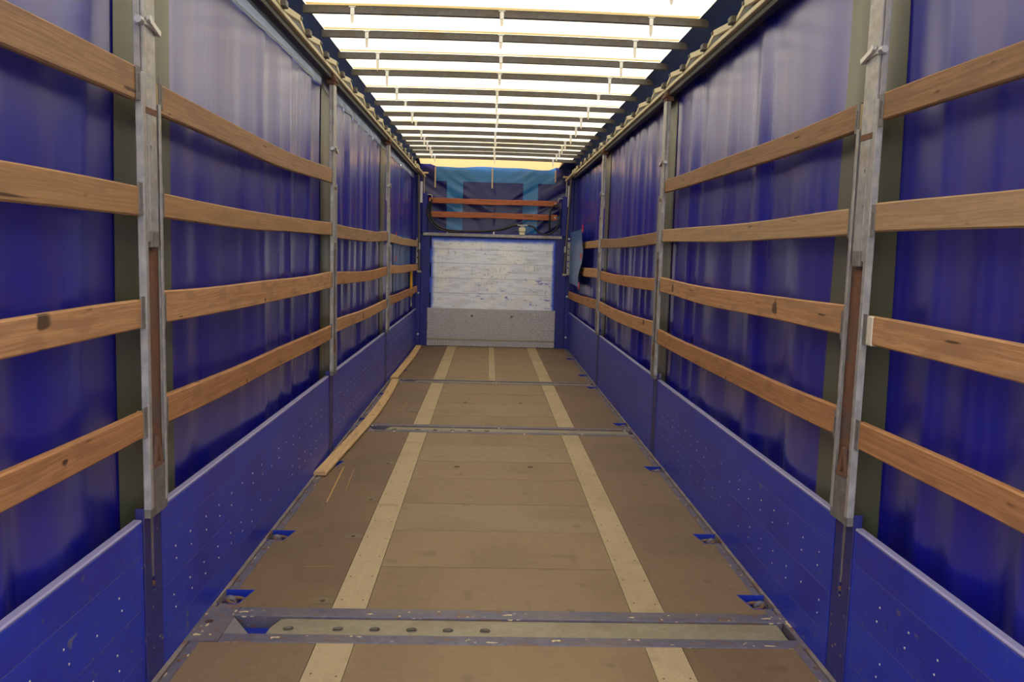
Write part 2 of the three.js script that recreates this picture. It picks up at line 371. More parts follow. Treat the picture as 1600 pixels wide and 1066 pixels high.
// ---------------------------------------------------------------- side curtains
function curtainTextures(seed) {
  const n1 = noise2(seed, 90, 3), n2 = noise2(seed + 1, 420, 5), n4 = noise2(seed + 3, 900, 9), n5 = noise2(seed + 4, 60, 14);
  const dust = (u, v) => 0.5 * smooth(0.35, 0.9, n1(u * 90, v * 1.3)) + 0.3 * smooth(0.3, 0.9, n2(u * 420, v * 1.6)) + 0.2 * n4(u * 900, v * 2.5);
  const color = tex(2048, 256, (u, v) => {
    const d = clamp(dust(u, v));
    let c = mix3(rgb(20, 20, 144), rgb(98, 92, 128), 0.55 * d);
    c = mix3(c, rgb(30, 26, 120), 0.4 * smooth(0.5, 0.9, n5(u * 60, v * 1.5)));
    return c;
  });
  const rough = tex(2048, 256, (u, v) => { const d = clamp(dust(u, v)); const r = 0.26 + 0.2 * d; return [r, r, r]; }, false);
  return { color, rough };
}
const ZC0 = 0.4, ZC1 = -12.98, YC0 = -0.2, YC1 = 2.76;
function curtainX(s, z, y) {                            // how far the curtain hangs out, with its folds
  const f = foldN[s], L = (ZC0 - z);
  const ease = 0.55 + 0.45 * smooth(2.76, 2.2, y) ;
  let d = 0.030 * (f.a(L * 1.6, y * 0.3) - 0.5) + 0.042 * Math.pow(Math.abs(f.b(L * 3.6, y * 0.2) - 0.5) * 2, 1.3) + 0.016 * Math.pow(Math.abs(f.a(L * 2.3 + 7, y * 0.15) - 0.5) * 2, 1.2) + 0.0025 * (f.c(L * 11, y * 0.2) - 0.5) + 0.010 * (f.d(L * 0.7, y * 0.8) - 0.5);
  const bay3 = smooth(-6.2, -7.0, z) * smooth(-9.3, -8.6, z);
  d += bay3 * 0.009 * Math.sin(L * 19 + 2 * f.a(L, y)) * smooth(0.5, 1.4, y);
  return s * (1.288 + d * ease);
}
const foldN = {};
for (const s of [-1, 1]) foldN[s] = { a: noise2(300 + s, 64, 8), b: noise2(310 + s, 128, 8), c: noise2(320 + s, 256, 8), d: noise2(330 + s, 32, 16) };
const matStrapGrey = std({ color: 0x5c5c4c, roughness: 0.36 });
const walls = {};
for (const s of [-1, 1]) {
  const w = walls[s] = structure(s < 0 ? 'wall_left' : 'wall_right', s < 0 ? 'blue tarpaulin side curtain above the loose planks' : 'blue tarpaulin side curtain opposite the loose planks', 'curtain');
  const t = curtainTextures(s < 0 ? 201 : 251);
  const m = phys({ map: t.color, roughnessMap: t.rough, roughness: 1, ior: 1.55, clearcoat: 0.6, clearcoatRoughness: 0.24 });
  part('curtain', grid(900, 44, (u, v) => { const z = mix(ZC0, ZC1, u), y = mix(YC0, s < 0 ? 2.675 : YC1, v); return [curtainX(s, z, y), y, z, u, v]; }), m, w);
  // grey reinforcing bands behind the posts
  for (const zp of postZ[s]) part('grey_band', grid(12, 30, (u, v) => { const z = mix(zp + 0.03, zp - 0.42, u), y = mix(YC0, YC1 - 0.02, v); return [curtainX(s, z, y) - s * 0.005, y, z, u, v]; }), matStrapGrey, w, 'grey green reinforcing band');
  if (s < 0) part('top_hem', grid(500, 4, (u, v) => { const z = mix(ZC0, ZC1, u), y = mix(2.655, YC1, v) - 0.012 * foldN[s].b(u * 60, 3); return [curtainX(s, z, y) - s * 0.009, y, z, u, v]; }), phys({ color: 0xc2ccd0, roughness: 0.45, transmission: 0.12, thickness: 0 }), w, 'pale blue hem along the top edge');
}

// ---------------------------------------------------------------- drop sides
const bayNames = ['fourth', 'third', 'second', 'first'];
for (const s of [-1, 1]) {
  const cut = [ZR, ...postZ[s], -12.9];
  for (let b = 0; b < 4; b++) {
    const za = b ? cut[b] - 0.077 : cut[b], zb = b < 3 ? cut[b + 1] + 0.08 : cut[b + 1];
    const o = thing('drop_side', `blue drop side in ${bayNames[b]} bay from bulkhead, foot of ${sideShort[s]}`, 'drop side', 'hinged drop sides along the floor');
    const ys = [-0.06, 0.12, 0.29, 0.475, 0.588];
    for (let i = 0; i < 4; i++) part('side_board', uvBox(bevelBox(s * 1.22, s * 1.245, ys[i] + 0.0006, ys[i + 1] - 0.0006, za, zb, 0.0016), 'z', R0() * 4, R0() * 4), matSide, o);
    for (let i = 1; i < 4; i++) part('seam', bx(s * 1.2195, s * 1.2205, ys[i] - 0.0009, ys[i] + 0.0009, za, zb), matSeam, o, 'thin bright seam between boards');
    part('top_edge', uvBox(bevelBox(s * 1.218, s * 1.248, 0.588, 0.6, za, zb, 0.004)), matCapEdge, o, 'pale worn metal top edge');
    for (const [q, on] of [[za - 0.006, b > 0], [zb + 0.006, b < 3]]) if (on) part('end_trim', uvBox(bevelBox(s * 1.2185, s * 1.246, -0.055, 0.588, q - 0.006, q + 0.006, 0.001), 'y'), matSide, o);
    const rv = [], rg = new THREE.SphereGeometry(0.0042, 6, 4);
    for (let z = za - 0.12; z > zb + 0.09; z -= 0.165) for (const [y, dz] of [[0.405, 0], [0.352, -0.01], [0.225, 0.02], [0.17, 0.01]]) if (R0() > 0.12) rv.push(rg.clone().scale(0.6, 1, 1).translate(s * 1.2195, y + 0.006 * (R0() - 0.5), z + dz + 0.02 * (R0() - 0.5)));
    const rp = part('rivets', rv, matBolt, o); rp.userData.kind = 'stuff';
    seat(o, s * 1.23, -0.05, (za + zb) / 2);
  }
}

// ---------------------------------------------------------------- posts
const rowsAll = [2.02, 1.66, 1.295, 0.93];
function makePost(s, zp, i) {
  const o = thing('side_post', `galvanised steel side post, ${ord[2 - i]} from the bulkhead, on ${sideWords[s]}`, 'post', 'side posts');
  const B = (x0, x1, y0, y1, z0, z1, b = 0.002) => uvBox(bevelBox(s * x0, s * x1, y0, y1, zp + z0, zp + z1, b), 'y', i, 0);
  // open channel: back plate, flanges and lips
  part('channel', [B(1.21, 1.215, 0.63, 2.06, -0.072, 0.072), B(1.191, 1.215, 0.63, 2.06, 0.067, 0.073), B(1.191, 1.215, 0.63, 1.98, -0.073, -0.067), B(1.190, 1.194, 0.63, 2.06, 0.05, 0.073), B(1.190, 1.194, 0.63, 1.98, -0.073, -0.053)], matGalv, o);
  part('rusty_back', B(1.206, 1.2102, 0.79, 1.56, -0.066, 0.066), matRust, o, 'rusty inside of the open channel');
  // sliding inner tube up to the roof rail
  part('inner_tube', [B(1.194, 1.209, 1.52, 2.68, -0.046, 0.043, 0.005), B(1.209, 1.23, 2.06, 2.68, -0.046, 0.043, 0.002)], matGalv, o);
  // cover plate of the tube with its two pin holes
  const turn = (g, x, y) => g.rotateY(s < 0 ? Math.PI / 2 : -Math.PI / 2).translate(s * x, y, zp);
  const shape = (pts) => { const m = new THREE.Shape(); pts.forEach(([x, y], k) => (k ? m.lineTo(x, y) : m.moveTo(x, y))); m.closePath(); return m; };
  const cut = (m, pts) => { const q = new THREE.Path(); pts.forEach(([x, y], k) => (k ? q.lineTo(x, y) : q.moveTo(x, y))); q.closePath(); m.holes.push(q); return m; };
  const plate = (m, x, depth) => uvBox(turn(new THREE.ExtrudeGeometry(m, { depth, bevelEnabled: false }), x, 0), 'y');
  const ringPts = (x, y, rr) => [...Array(10).keys()].map((k) => [x + rr * Math.cos(k * 0.628), y - rr * Math.sin(k * 0.628)]);
  const cover = shape([[-0.028, 1.56], [0.028, 1.56], [0.028, 1.93], [-0.028, 1.93]]);
  for (const y of [1.83, 1.71]) cut(cover, ringPts(0.016 * s, y, 0.007));
  part('tube_cover', plate(cover, 1.1945, 0.005), matGalv, o);
  part('rust_ring', B(1.1925, 1.21, 1.935, 1.957, -0.047, 0.044, 0.002), matRust, o);
  part('tube_foot', [B(1.188, 1.206, 1.505, 1.56, -0.03, 0.026, 0.003)], matGalvDull, o);
  // clamp, holes, bracket at the top
  part('clamp', [B(1.188, 1.222, 2.208, 2.226, -0.05, 0.048, 0.004), bar([s * 1.186, 2.232, zp + 0.03], [s * 1.186, 2.205, zp - 0.06], 0.012, 0.02), rod([s * 1.2, 2.22, zp + 0.046], [s * 1.2, 2.22, zp + 0.074], 0.012), rod([s * 1.188, 2.232, zp + 0.03], [s * 1.176, 2.232, zp + 0.03], 0.01), rod([s * 1.2, 2.21, zp - 0.048], [s * 1.2, 2.21, zp - 0.064], 0.01)], matSteelLight, o, 'bright steel clamp around the post');
  part('head_bracket', [B(1.19, 1.25, 2.66, 2.735, -0.045, 0.05, 0.006), B(1.18, 1.2, 2.685, 2.71, -0.06, 0.065, 0.004)], matRust, o, 'rusty bracket under the roof rail');
  // closed foot with the tear-shaped mouth of the lever
  const mouth = [[-0.016, 0.775], [0.002, 0.84], [0.018, 0.778]];
  part('foot_cover', plate(shape([[-0.07, 0.6], [0.07, 0.6], [0.07, 0.766], [-0.07, 0.766]]), 1.215, 0.022), matGalvDull, o);
  part('lever_mouth', plate(cut(shape([[-0.04, 0.762], [0.038, 0.767], [0.01, 0.862], [-0.004, 0.868]]), mouth), 1.203, 0.013), matRust, o, 'rusty tear-shaped lever mouth');
  // blue painted base with the slot in which the lever tongue lies
  const base = shape([[-0.066, -0.05], [0.071, -0.05], [0.071, 0.64], [0.017, 0.615], [0.01, 0.32], [-0.012, 0.32], [-0.019, 0.615], [-0.066, 0.63]]);
  part('base', uvBox(turn(new THREE.ExtrudeGeometry(base, { depth: 0.026, bevelEnabled: true, bevelSize: 0.002, bevelThickness: 0.002, bevelSegments: 1 }), 1.245, 0), 'y', i, 0), matBase, o, 'scuffed blue post base with a slot');
  part('tongue', uvBox(turn(new THREE.ExtrudeGeometry(shape([[-0.014, 0.66], [0.012, 0.66], [0.004, 0.37], [-0.005, 0.37]]), { depth: 0.01, bevelEnabled: false }), 1.228, 0), 'y'), matGalvDull, o);
  part('slot_back', B(1.24, 1.246, 0.3, 0.62, -0.03, 0.03, 0.001), matRust, o);
  part('foot_pin', [rod([s * 1.235, 0.345, zp], [s * 1.216, 0.345, zp], 0.01)], matRust, o, 'rusty pin at the foot');
  // slat brackets
  for (const y of rowsAll) for (const d of [-1, 1]) {
    if (y > 2 && i === 2) continue; if (y > 2 && i === 1 && d < 0) continue;
    const c = (s < 0 ? -1 : 1) * d, q = (u, v) => [c * u, y + v];
    part('slat_bracket', plate(cut(shape([q(0.073, -0.052), q(0.1, -0.052), q(0.1, 0.052), q(0.073, 0.052)]), [q(0.082, -0.028), q(0.082, 0.028), q(0.091, 0.028), q(0.091, -0.028)]), 1.1995, 0.004), matGalvDull, o);
  }
  seat(o, s * 1.22, -0.05, zp);
}
for (const s of [-1, 1]) postZ[s].forEach((z, i) => makePost(s, z, i));

// ---------------------------------------------------------------- wooden slats between the posts
const slatH = {
  '-1': [[[2.018, 2.018], [1.65, 1.653], [1.292, 1.289], [0.931, 0.928]], [[2.004, 2.025], [1.648, 1.659], [1.303, 1.297], [0.94, 0.92]], [[1.65, 1.668], [1.302, 1.285], [0.946, 0.922]], [[1.655, 1.628], [1.297, 1.262], [0.946, 0.923]]],
  '1': [[[2.026, 2.03], [1.662, 1.668], [1.288, 1.293], [0.935, 0.932]], [[2.028, 2.042], [1.661, 1.678], [1.316, 1.316], [0.945, 0.929]], [[1.67, 1.662], [1.312, 1.294], [0.966, 0.935]], [[1.66, 1.667], [1.31, 1.296], [0.947, 0.885]]],
};
const slatW = { '-1': [[0.105, 0.093, 0.092, 0.09], [0.1, 0.086, 0.112, 0.1], [0.104, 0.095, 0.095], [0.098, 0.1, 0.1]], '1': [[0.088, 0.095, 0.095, 0.094], [0.094, 0.094, 0.106, 0.105], [0.097, 0.1, 0.115], [0.09, 0.115, 0.115]] };
const rowNames = { 4: ['topmost', 'second highest', 'third highest', 'lowest'], 3: ['topmost', 'middle', 'lowest'] };
function slatGeo(s, z0, z1, y0, y1, h, th, sag, wob, seed, x = 1.2) {
  const r = rng(seed), n = 24, k = [0, 0, 0, 0].map(() => r() * 6.28), g = bevelBox(0, 1, 0, 1, 0, 1, 0);
  const pos = [], rows = [];
  const c = 0.005, sec = [[0, -h / 2 + c], [c, -h / 2], [th - c, -h / 2], [th, -h / 2 + c], [th, h / 2 - c], [th - c, h / 2], [c, h / 2], [0, h / 2 - c]];
  for (let i = 0; i <= n; i++) {
    const t = i / n, z = mix(z0, z1, t), y = mix(y0, y1, t) - sag * Math.sin(Math.PI * t) + 0.0025 * Math.sin(t * 9 + k[0]), dx = wob * Math.sin(Math.PI * t) + 0.002 * Math.sin(t * 7 + k[1]);
    rows.push(sec.map(([a, b], j) => [s * (x + a + dx), y + b * (1 + 0.025 * Math.sin(t * 11 + k[2] + (b > 0 ? 1 : 0))), z]));
  }
  const quad = (a, b, d, e) => pos.push(...a, ...b, ...d, ...a, ...d, ...e);
  for (let i = 0; i < n; i++) for (let j = 0; j < 8; j++) { const q = (j + 1) % 8; quad(rows[i][j], rows[i + 1][j], rows[i + 1][q], rows[i][q]); }
  for (const e of [0, n]) for (let j = 1; j < 7; j++) pos.push(...rows[e][0], ...rows[e][j], ...rows[e][j + 1]);
  const o = new THREE.BufferGeometry(); o.setAttribute('position', new THREE.BufferAttribute(new Float32Array(pos), 3)); o.computeVertexNormals();
  return uvBox(o, 'z', r() * 5, r() * 3);
}
let seedNo = 900;
for (const s of [-1, 1]) {
  const cut = [ZR - 0.05, ...postZ[s], -12.8];
  for (let b = 0; b < 4; b++) slatH[s][b].forEach(([ya, yb], row) => {
    const n = slatH[s][b].length, za = b ? cut[b] - 0.086 : cut[b], zb = b < 3 ? cut[b + 1] + 0.086 : cut[b + 1];
    const o = thing('wooden_slat', `${rowNames[n][row]} wooden slat in ${bayNames[b]} bay from bulkhead, on ${sideShort[s]}`, 'slat', 'wooden slats between the posts');
    const seed = seedNo++, sag = [0.004, 0.012, 0.016, 0.012][b] * (0.6 + 0.8 * rng(seed)());
    part('board', slatGeo(s, za, zb, ya, yb, slatW[s][b][row], 0.026, sag, 0.012 * (rng(seed + 50)() - 0.2), seed), matWood[row >= n - 2 ? 4 + seed % 2 : (seed * 7) % 4], o);
    // sawn ends
    for (const [on, z, y] of [[b > 0, za, ya], [true, zb, yb]]) if (on) part('sawn_end', bx(s * 1.202, s * 1.224, y - slatW[s][b][row] / 2 + 0.003, y + slatW[s][b][row] / 2 - 0.003, z - 0.0012, z + 0.0012), matWoodEnd, o);
    if (s > 0 && b === 0 && row === 2) part('tape_wrap', bevelBox(1.1975, 1.229, yb - 0.05, yb + 0.05, zb - 0.001, zb + 0.05, 0.004), std({ color: 0xc9c0ae, roughness: 0.35 }), o, 'whitish tape around the slat end');
    seat(o, s * 1.213, (ya + yb) / 2, (za + zb) / 2);
  });
}

// ---------------------------------------------------------------- roof rails (trim), roof sheet, bows with folding links
for (const s of [-1, 1]) {
  const o = structure(s < 0 ? 'trim_1' : 'trim_2', s < 0 ? 'roof rail above the wall with loose planks' : 'roof rail above the wall opposite the loose planks', 'rail');
  part('rail_beam', uvBox(bevelBox(s * 1.225, s * 1.32, 2.735, 2.83, ZR, ZF, 0.004)), std({ color: 0x2a2b33, roughness: 0.5 }), o);
  part('slide_track', uvBox(join([bevelBox(s * 1.19, s * 1.225, 2.735, 2.76, ZR, -12.85, 0.003), bx(s * 1.205, s * 1.225, 2.76, 2.775, ZR, -12.85)])), matLink, o, 'pale metal slide track');
  part('roller_track', uvBox(bevelBox(s * 1.21, s * 1.255, 2.695, 2.733, ZR, -12.85, 0.006)), matBlack, o, 'black curtain roller track');
}
const bowZ = [];
{
  let z = -4.98; const seen = [-4.98, -5.51, -6.09, -6.66, -7.35, -7.96, -8.6, -9.2, -9.8, -10.39, -10.82, -11.3, -11.75, -12.34];
  for (let q = -4.98 + 0.57; q < 0.3; q += 0.57) bowZ.unshift(q);
  bowZ.push(...seen);
}
const XL = -1.205, XR = 1.155, YR = 2.955;
const sag = noise2(411, 64, 16);
const roofY = (x, z) => {
  let i = 0; while (i + 1 < bowZ.length && bowZ[i + 1] > z) i++;
  const a = bowZ[i], b = bowZ[i + 1] ?? a - 0.55, t = clamp((a - z) / (a - b));
  return YR + 0.01 * (1 - (x / 1.2) ** 2) - 0.02 * Math.sin(Math.PI * t) * (0.4 + 1.0 * sag(i * 1.7, 3 + x * 2)) * clamp((1.2 - Math.abs(x + 0.025)) * 6);
};
{
  const roof = structure('ceiling', 'translucent cream roof tarpaulin lit from above', 'roof');
  const n1 = noise2(421, 10, 40), n2 = noise2(422, 40, 160), n3 = noise2(423, 5, 60);
  const map = tex(512, 2048, (u, v) => {
    let c = mix3(rgb(250, 240, 212), rgb(238, 218, 168), 0.6 * smooth(0.5, 0.9, n1(u * 10, v * 40)) + 0.3 * n2(u * 40, v * 160));
    return mix3(c, rgb(206, 178, 120), 0.5 * smooth(0.82, 0.97, n3(u * 5, v * 60) * 0.6 + n2(u * 40, v * 160) * 0.4));
  });
  const matRoof = phys({ map, roughness: 1, transmission: 0.6, thickness: 0, specularIntensity: 0.2 });
  part('roof_sheet', grid(24, 320, (u, v) => { const x = mix(XL, XR, u), z = mix(0.45, -12.55, v); return [x, roofY(x, z), z, u, v]; }), matRoof, roof);
  const sleeve = phys({ color: 0xe0cc98, roughness: 1, transmission: 0.5, thickness: 0, specularIntensity: 0.2 });
  for (const z of bowZ) part('bow_sleeve', grid(24, 2, (u, v) => { const x = mix(XL + 0.01, XR - 0.01, u), q = mix(z + 0.038, z - 0.012, v); return [x, roofY(x, q) - 0.004, q, u, v]; }), sleeve, roof, 'tan sleeve sewn over a roof bow');
  const matHem = std({ color: 0x1c3c74, roughness: 0.55 });
  part('blue_hem', grid(4, 160, (u, v) => { const z = mix(0.45, -12.98, v); return [mix(XL + 0.002, -1.3, u), mix(YR, 2.84, u * u * 0.5 + u * 0.5), z, u, v]; }), matHem, roof, 'dark blue hem of the roof sheet');
  part('blue_hem', grid(6, 160, (u, v) => { const z = mix(0.45, -12.98, v); return [mix(XR - 0.002, 1.3, u), mix(YR, 2.84, u * u * 0.5 + u * 0.5) + 0.01 * Math.sin(v * 150) * u, z, u, v]; }), matHem, roof, 'dark blue hem of the roof sheet');
  // the sheet rolls down to the front tarpaulin
  part('corner_gusset', grid(6, 4, (u, v) => [mix(1.0, 1.31, u), mix(2.97, 2.83, v * 0.8), mix(-12.5, -13.08, v), u, v]), matHem, roof);
  part('corner_gusset', grid(6, 4, (u, v) => [mix(-1.19, -1.31, u), mix(2.97, 2.83, v * 0.8), mix(-12.5, -13.08, v), u, v]), matHem, roof);
  const fm = phys({ color: 0xe6b478, roughness: 1, transmission: 0.5, thickness: 0, specularIntensity: 0.2 });
  part('front_fold', grid(40, 16, (u, v) => {
    const x = mix(XL - 0.01, 1.06, u), a = v * Math.PI, e = Math.min(1, 8 * u, 8 * (1 - u) + 0.25), drop = (0.12 + 0.01 * Math.sin(u * 9) + 0.006 * Math.sin(u * 23 + 1)) * e;
    return [x, YR - (v < 0.6 ? drop * Math.sin(v / 0.6 * Math.PI / 2) : mix(drop, 0.07, (v - 0.6) / 0.4)), -12.55 - 0.42 * v, u, v];
  }), fm, roof, 'tan fold of the roof sheet at the front');
}
bowZ.forEach((z, i) => {
  const fromFront = bowZ.length - 1 - i;
  const o = thing('roof_bow', `grey steel roof bow with strap clips, ${ord[fromFront]} from the front bulkhead`, 'roof bow', 'roof bows under the cream sheet');
  const yb = 2.9, cam = (x) => 0.01 * (1 - (x / 1.2) ** 2);
  const beam = (() => {
    const g = new THREE.BoxGeometry(2.41, 0.044, 0.03, 24, 1, 1), p = g.attributes.position;
    for (let k = 0; k < p.count; k++) p.setXYZ(k, p.getX(k) - 0.005, p.getY(k) + yb + 0.02 + cam(p.getX(k)) - (i % 3) * 0.002, p.getZ(k) + z);
    g.computeVertexNormals(); return uvBox(g, 'x', i * 0.37, 0);
  })();
  part('beam', beam, matBow, o);
  const xs = [-0.918, -0.035, 0.852];
  xs.forEach((x, k) => {
    const y = yb + cam(x), jit = (R0() - 0.5) * 0.02;
    const clip = part('strap_clip', [bevelBox(x - 0.02 + jit, x + 0.02 + jit, y + 0.03, y + 0.037, z + 0.012, z + 0.022, 0.001), bevelBox(x - 0.012 + jit, x + 0.012 + jit, y - 0.012, y + 0.034, z + 0.015, z + 0.019, 0.001)], matSteelLight, o);
    if (R0() > 0.15) {
      const L = 0.05 + 0.04 * R0(), sh = new THREE.Shape(); sh.moveTo(-0.011, 0); sh.lineTo(0.011, 0); sh.lineTo(0.009, -L * 0.7); sh.lineTo(0, -L); sh.lineTo(-0.009, -L * 0.7); sh.closePath();
      const g = new THREE.ExtrudeGeometry(sh, { depth: 0.002, bevelEnabled: false }); g.rotateY(0.5 * (R0() - 0.5)); g.rotateX(-0.25 * R0()); g.translate(x + jit, y - 0.008, z + 0.014);
      part('strap_end', g, matStrapTip, clip);
    }
  });
  for (const s of [-1, 1]) {
    // carriage on the track and the pair of folding link plates to the next bow
    part('carriage', [bevelBox(s * 1.165, s * 1.2, 2.762, 2.80, z - 0.03, z + 0.03, 0.004)], matBow, o);
    const zn = bowZ[i - 1]; // towards the rear
    if (zn === undefined) continue;
    const P = zn - z, pk = z + 0.3 * P, x = s * 1.196;
    part('short_link', bar([x, 2.768, z], [x, 2.822, pk], 0.006, 0.026), matLink, o);
    const ll = part('long_link', bar([x, 2.818, pk], [x, 2.77, zn - 0.02], 0.02, 0.036), matLink, o);
    part('link_pin', rod([s * 1.178, 2.818, pk], [s * 1.206, 2.818, pk], 0.01), matBow, ll);
  }
  seat(o, 0, 2.9, z);
});

// ---------------------------------------------------------------- front bulkhead
{
  const w = structure('wall_front', 'blue bulkhead with scraped pale panel and tread plate', 'bulkhead');
  part('back_plate', bx(-1.33, 1.33, -0.2, 2.86, -13.16, -13.06), matSteel, w);
  part('blue_frame', [uvBox(bx(-1.25, -1.0, -0.08, 1.84, -13.06, -12.985)), uvBox(bx(0.985, 1.25, -0.08, 1.84, -13.06, -12.985)), uvBox(bx(-1.0, 0.985, 1.66, 1.84, -13.06, -13.0))], matSteel, w);
  for (const s of [-1, 1]) {
    part('corner_post', [uvBox(bevelBox(s * 1.06, s * 1.16, 1.8, 2.43, -13.03, -12.93, 0.012), 'y'), uvBox(bevelBox(s * 1.16, s * 1.25, -0.05, 2.8, -13.05, -12.94, 0.006), 'y')], matSteel, w);
    part('thin_rod', rod([s * 1.13, 2.4, -12.96], [s * 1.13, 2.72, -12.96], 0.012), matGalv, w);
    part('bent_hook', tube([[s * 1.07, 2.4, -12.93], [s * 1.03, 2.405, -12.93], [s * 1.005, 2.39, -12.93], [s * 1.0, 2.34, -12.93]], 0.009, 16, 6), matGalv, w);
    for (const y of [1.77, 0.85, 0.19]) part('bolt', [rod([s * 1.19, y, -12.94], [s * 1.19, y, -12.915], 0.016), rod([s * 1.19, y, -12.915], [s * 1.19, y, -12.9], 0.009)], matSteelLight, w);
  }
  for (const s of [-1, 1]) part('corner_sheet', bx(s * 1.25, s * 1.33, -0.1, 2.86, -13.08, -12.9), matSteel, w);
  // scraped panel boards
  const a1 = noise2(511, 14, 40), a2 = noise2(512, 60, 160), a3 = noise2(513, 10, 10), a4 = noise2(514, 30, 220), a5 = noise2(515, 26, 26), a6 = noise2(516, 200, 24), e1 = noise2(517, 24, 24);
  const panelTex = tex(1024, 640, (u, v) => {
    let c = mix3(rgb(226, 227, 232), rgb(192, 191, 192), 0.5 * smooth(0.4, 0.9, a1(u * 14, v * 40)) + 0.35 * a2(u * 60, v * 160));
    c = mix3(c, rgb(232, 228, 216), 0.6 * smooth(0.5, 0.85, a3(u * 10, v * 10)));
    c = mix3(c, rgb(112, 108, 110), 0.6 * smooth(0.72, 0.95, a4(u * 30, v * 220)) * smooth(0.45, 0.8, a5(u * 26, v * 26)));
    c = mix3(c, rgb(120, 118, 122), 0.45 * smooth(0.76, 0.96, a6(u * 200, v * 24)) * smooth(0.45, 0.7, a3(v * 10, u * 10)));
    c = mix3(c, rgb(70, 84, 168), 0.65 * smooth(0.74, 0.88, a5(u * 26 + 3, v * 26)) * smooth(0.3, 0.7, a2(u * 60, v * 160)) * smooth(0.6, 0.4, v) * smooth(0.2, 0.5, u));
    // sprayed blue border left by the frame's paint gun
    const ed = Math.min(u * 1.98, (1 - u) * 2.6, (1 - v) * 1.14) + 0.014 * (e1(u * 24, v * 24) - 0.5);
    return mix3(c, rgb(30, 62, 190), 0.95 * (1 - smooth(0.0, 0.085, ed)) );
  });
  const mp = std({ map: panelTex, roughness: 0.4, metalness: 0.35 });
  const X0 = -1.02, X1 = 0.985, hb = [0.6, 0.86, 1.1, 1.34, 1.56, 1.74];
  for (let i = 0; i + 1 < hb.length; i++) {
    const g = bevelBox(X0, X1, hb[i] + 0.0012, hb[i + 1] - 0.0012, -13.05, -12.985 + (i % 2) * 0.001, 0.0015), p = g.attributes.position, uv = g.attributes.uv;
    for (let k = 0; k < p.count; k++) uv.setXY(k, (p.getX(k) - X0) / (X1 - X0), (p.getY(k) - 0.6) / 1.14);
    part('panel_board', g, mp, w, 'pale scraped bulkhead board');
  }
  // tread plate with raised bars
  const tp = part('tread_plate', uvBox(bevelBox(-1.05, 1.01, 0.006, 0.615, -13.0, -12.955, 0.002)), std({ color: 0xa6a2a4, roughness: 0.42, metalness: 0.35 }), w, 'grey tread plate');
  const bars = [], bg = (() => { // one raised lens-shaped bar
    const p = [], L = 0.027, W = 0.0085, hgt = 0.008, o = [[-L, 0], [0, W], [L, 0], [0, -W]];
    for (let k = 0; k < 4; k++) { const a = o[k], b = o[(k + 1) % 4]; p.push(a[0], a[1], 0, b[0], b[1], 0, 0, 0, hgt); }
    const g = new THREE.BufferGeometry(); g.setAttribute('position', new THREE.BufferAttribute(new Float32Array(p), 3)); g.computeVertexNormals(); return uvBox(g);
  })();
  for (let i = 0; i < 46; i++) for (let j = 0; j < 13; j++) {
    const x = -1.028 + i * 0.0448, y = 0.03 + j * 0.0455; if (Math.abs(y - 0.118) < 0.02) continue;
    bars.push(bg.clone().rotateZ((i + j) % 2 ? Math.PI / 4 : -Math.PI / 4).translate(x, y, -12.9549));
  }
  const tb = part('tread_bars', bars, std({ color: 0xd0cccc, roughness: 0.3, metalness: 0.3 }), tp); tb.userData.kind = 'stuff';
  part('bend_edge', uvBox(join([bevelBox(-1.05, 1.01, 0.108, 0.126, -12.955, -12.944, 0.005)]), 'x'), std({ map: galvPlate, color: 0xffeecb, metalness: 0.4, roughness: 0.35 }), tp, 'bright worn ridge');
  for (const x of [-0.33, 0.31]) part('dent_plug', rod([x, 0.5, -12.957], [x, 0.5, -12.95], 0.02), matRust, tp);
  // steel rail above the panel
  part('cross_rail', uvBox(join([bevelBox(-1.13, 1.08, 1.765, 1.812, -13.0, -12.93, 0.004)]), 'x'), matGalv, w, 'galvanised cross rail');
  for (const x of [-0.75, -0.01]) part('rail_hook', [bevelBox(x - 0.012, x + 0.012, 1.81, 1.86, -12.945, -12.935, 0.002), bevelBox(x - 0.025, x + 0.025, 1.85, 1.865, -12.95, -12.93, 0.002)], matSteelLight, w);
  // front tarpaulin with its printed light blue bands
  const f1 = noise2(521, 20, 10), f2 = noise2(522, 60, 30);
  const printTex = tex(1024, 512, (u, v) => {
    const x = mix(-1.2, 1.2, u), y = mix(1.8, 2.9, v);
    const band = (y > 2.63 && x > -0.95 && x < 0.95) || (x > -0.772 && x < -0.515) || (x > 0.44 && x < 0.68);
    let c = band ? rgb(44, 116, 178) : rgb(14, 14, 92);
    return mix3(c, rgb(120, 110, 120), 0.1 * f1(u * 20, v * 10) * f2(u * 60, v * 30));
  });
  const wr = noise2(531, 16, 16), wr2 = noise2(532, 32, 32);
  part('front_tarpaulin', grid(120, 60, (u, v) => {
    const x = mix(-1.2, 1.2, u), y = mix(1.8, 2.9, v), a = Math.abs(x);
    const dgl = x < 0 ? (y + x * 0.55) : (y - x * 0.6);
    const d = 0.035 * Math.pow(wr(dgl * (x < 0 ? 6 : 5) + 4, a * 1.2 + (x < 0 ? 0 : 5)), 2) + 0.016 * Math.pow(wr2(dgl * 13 + 5, a * 2 + (x < 0 ? 0 : 7)), 1.5) + 0.02 * wr(x * 2 + 8, y * 3);
    return [x, y, -13.05 + d * (0.35 + 0.65 * smooth(0.05, 0.5, a)) + 0.01 * wr2(x * 3 + 9, y * 5), u, v];
  }), phys({ map: printTex, roughness: 0.3 }), w, 'blue front tarpaulin with light blue print');
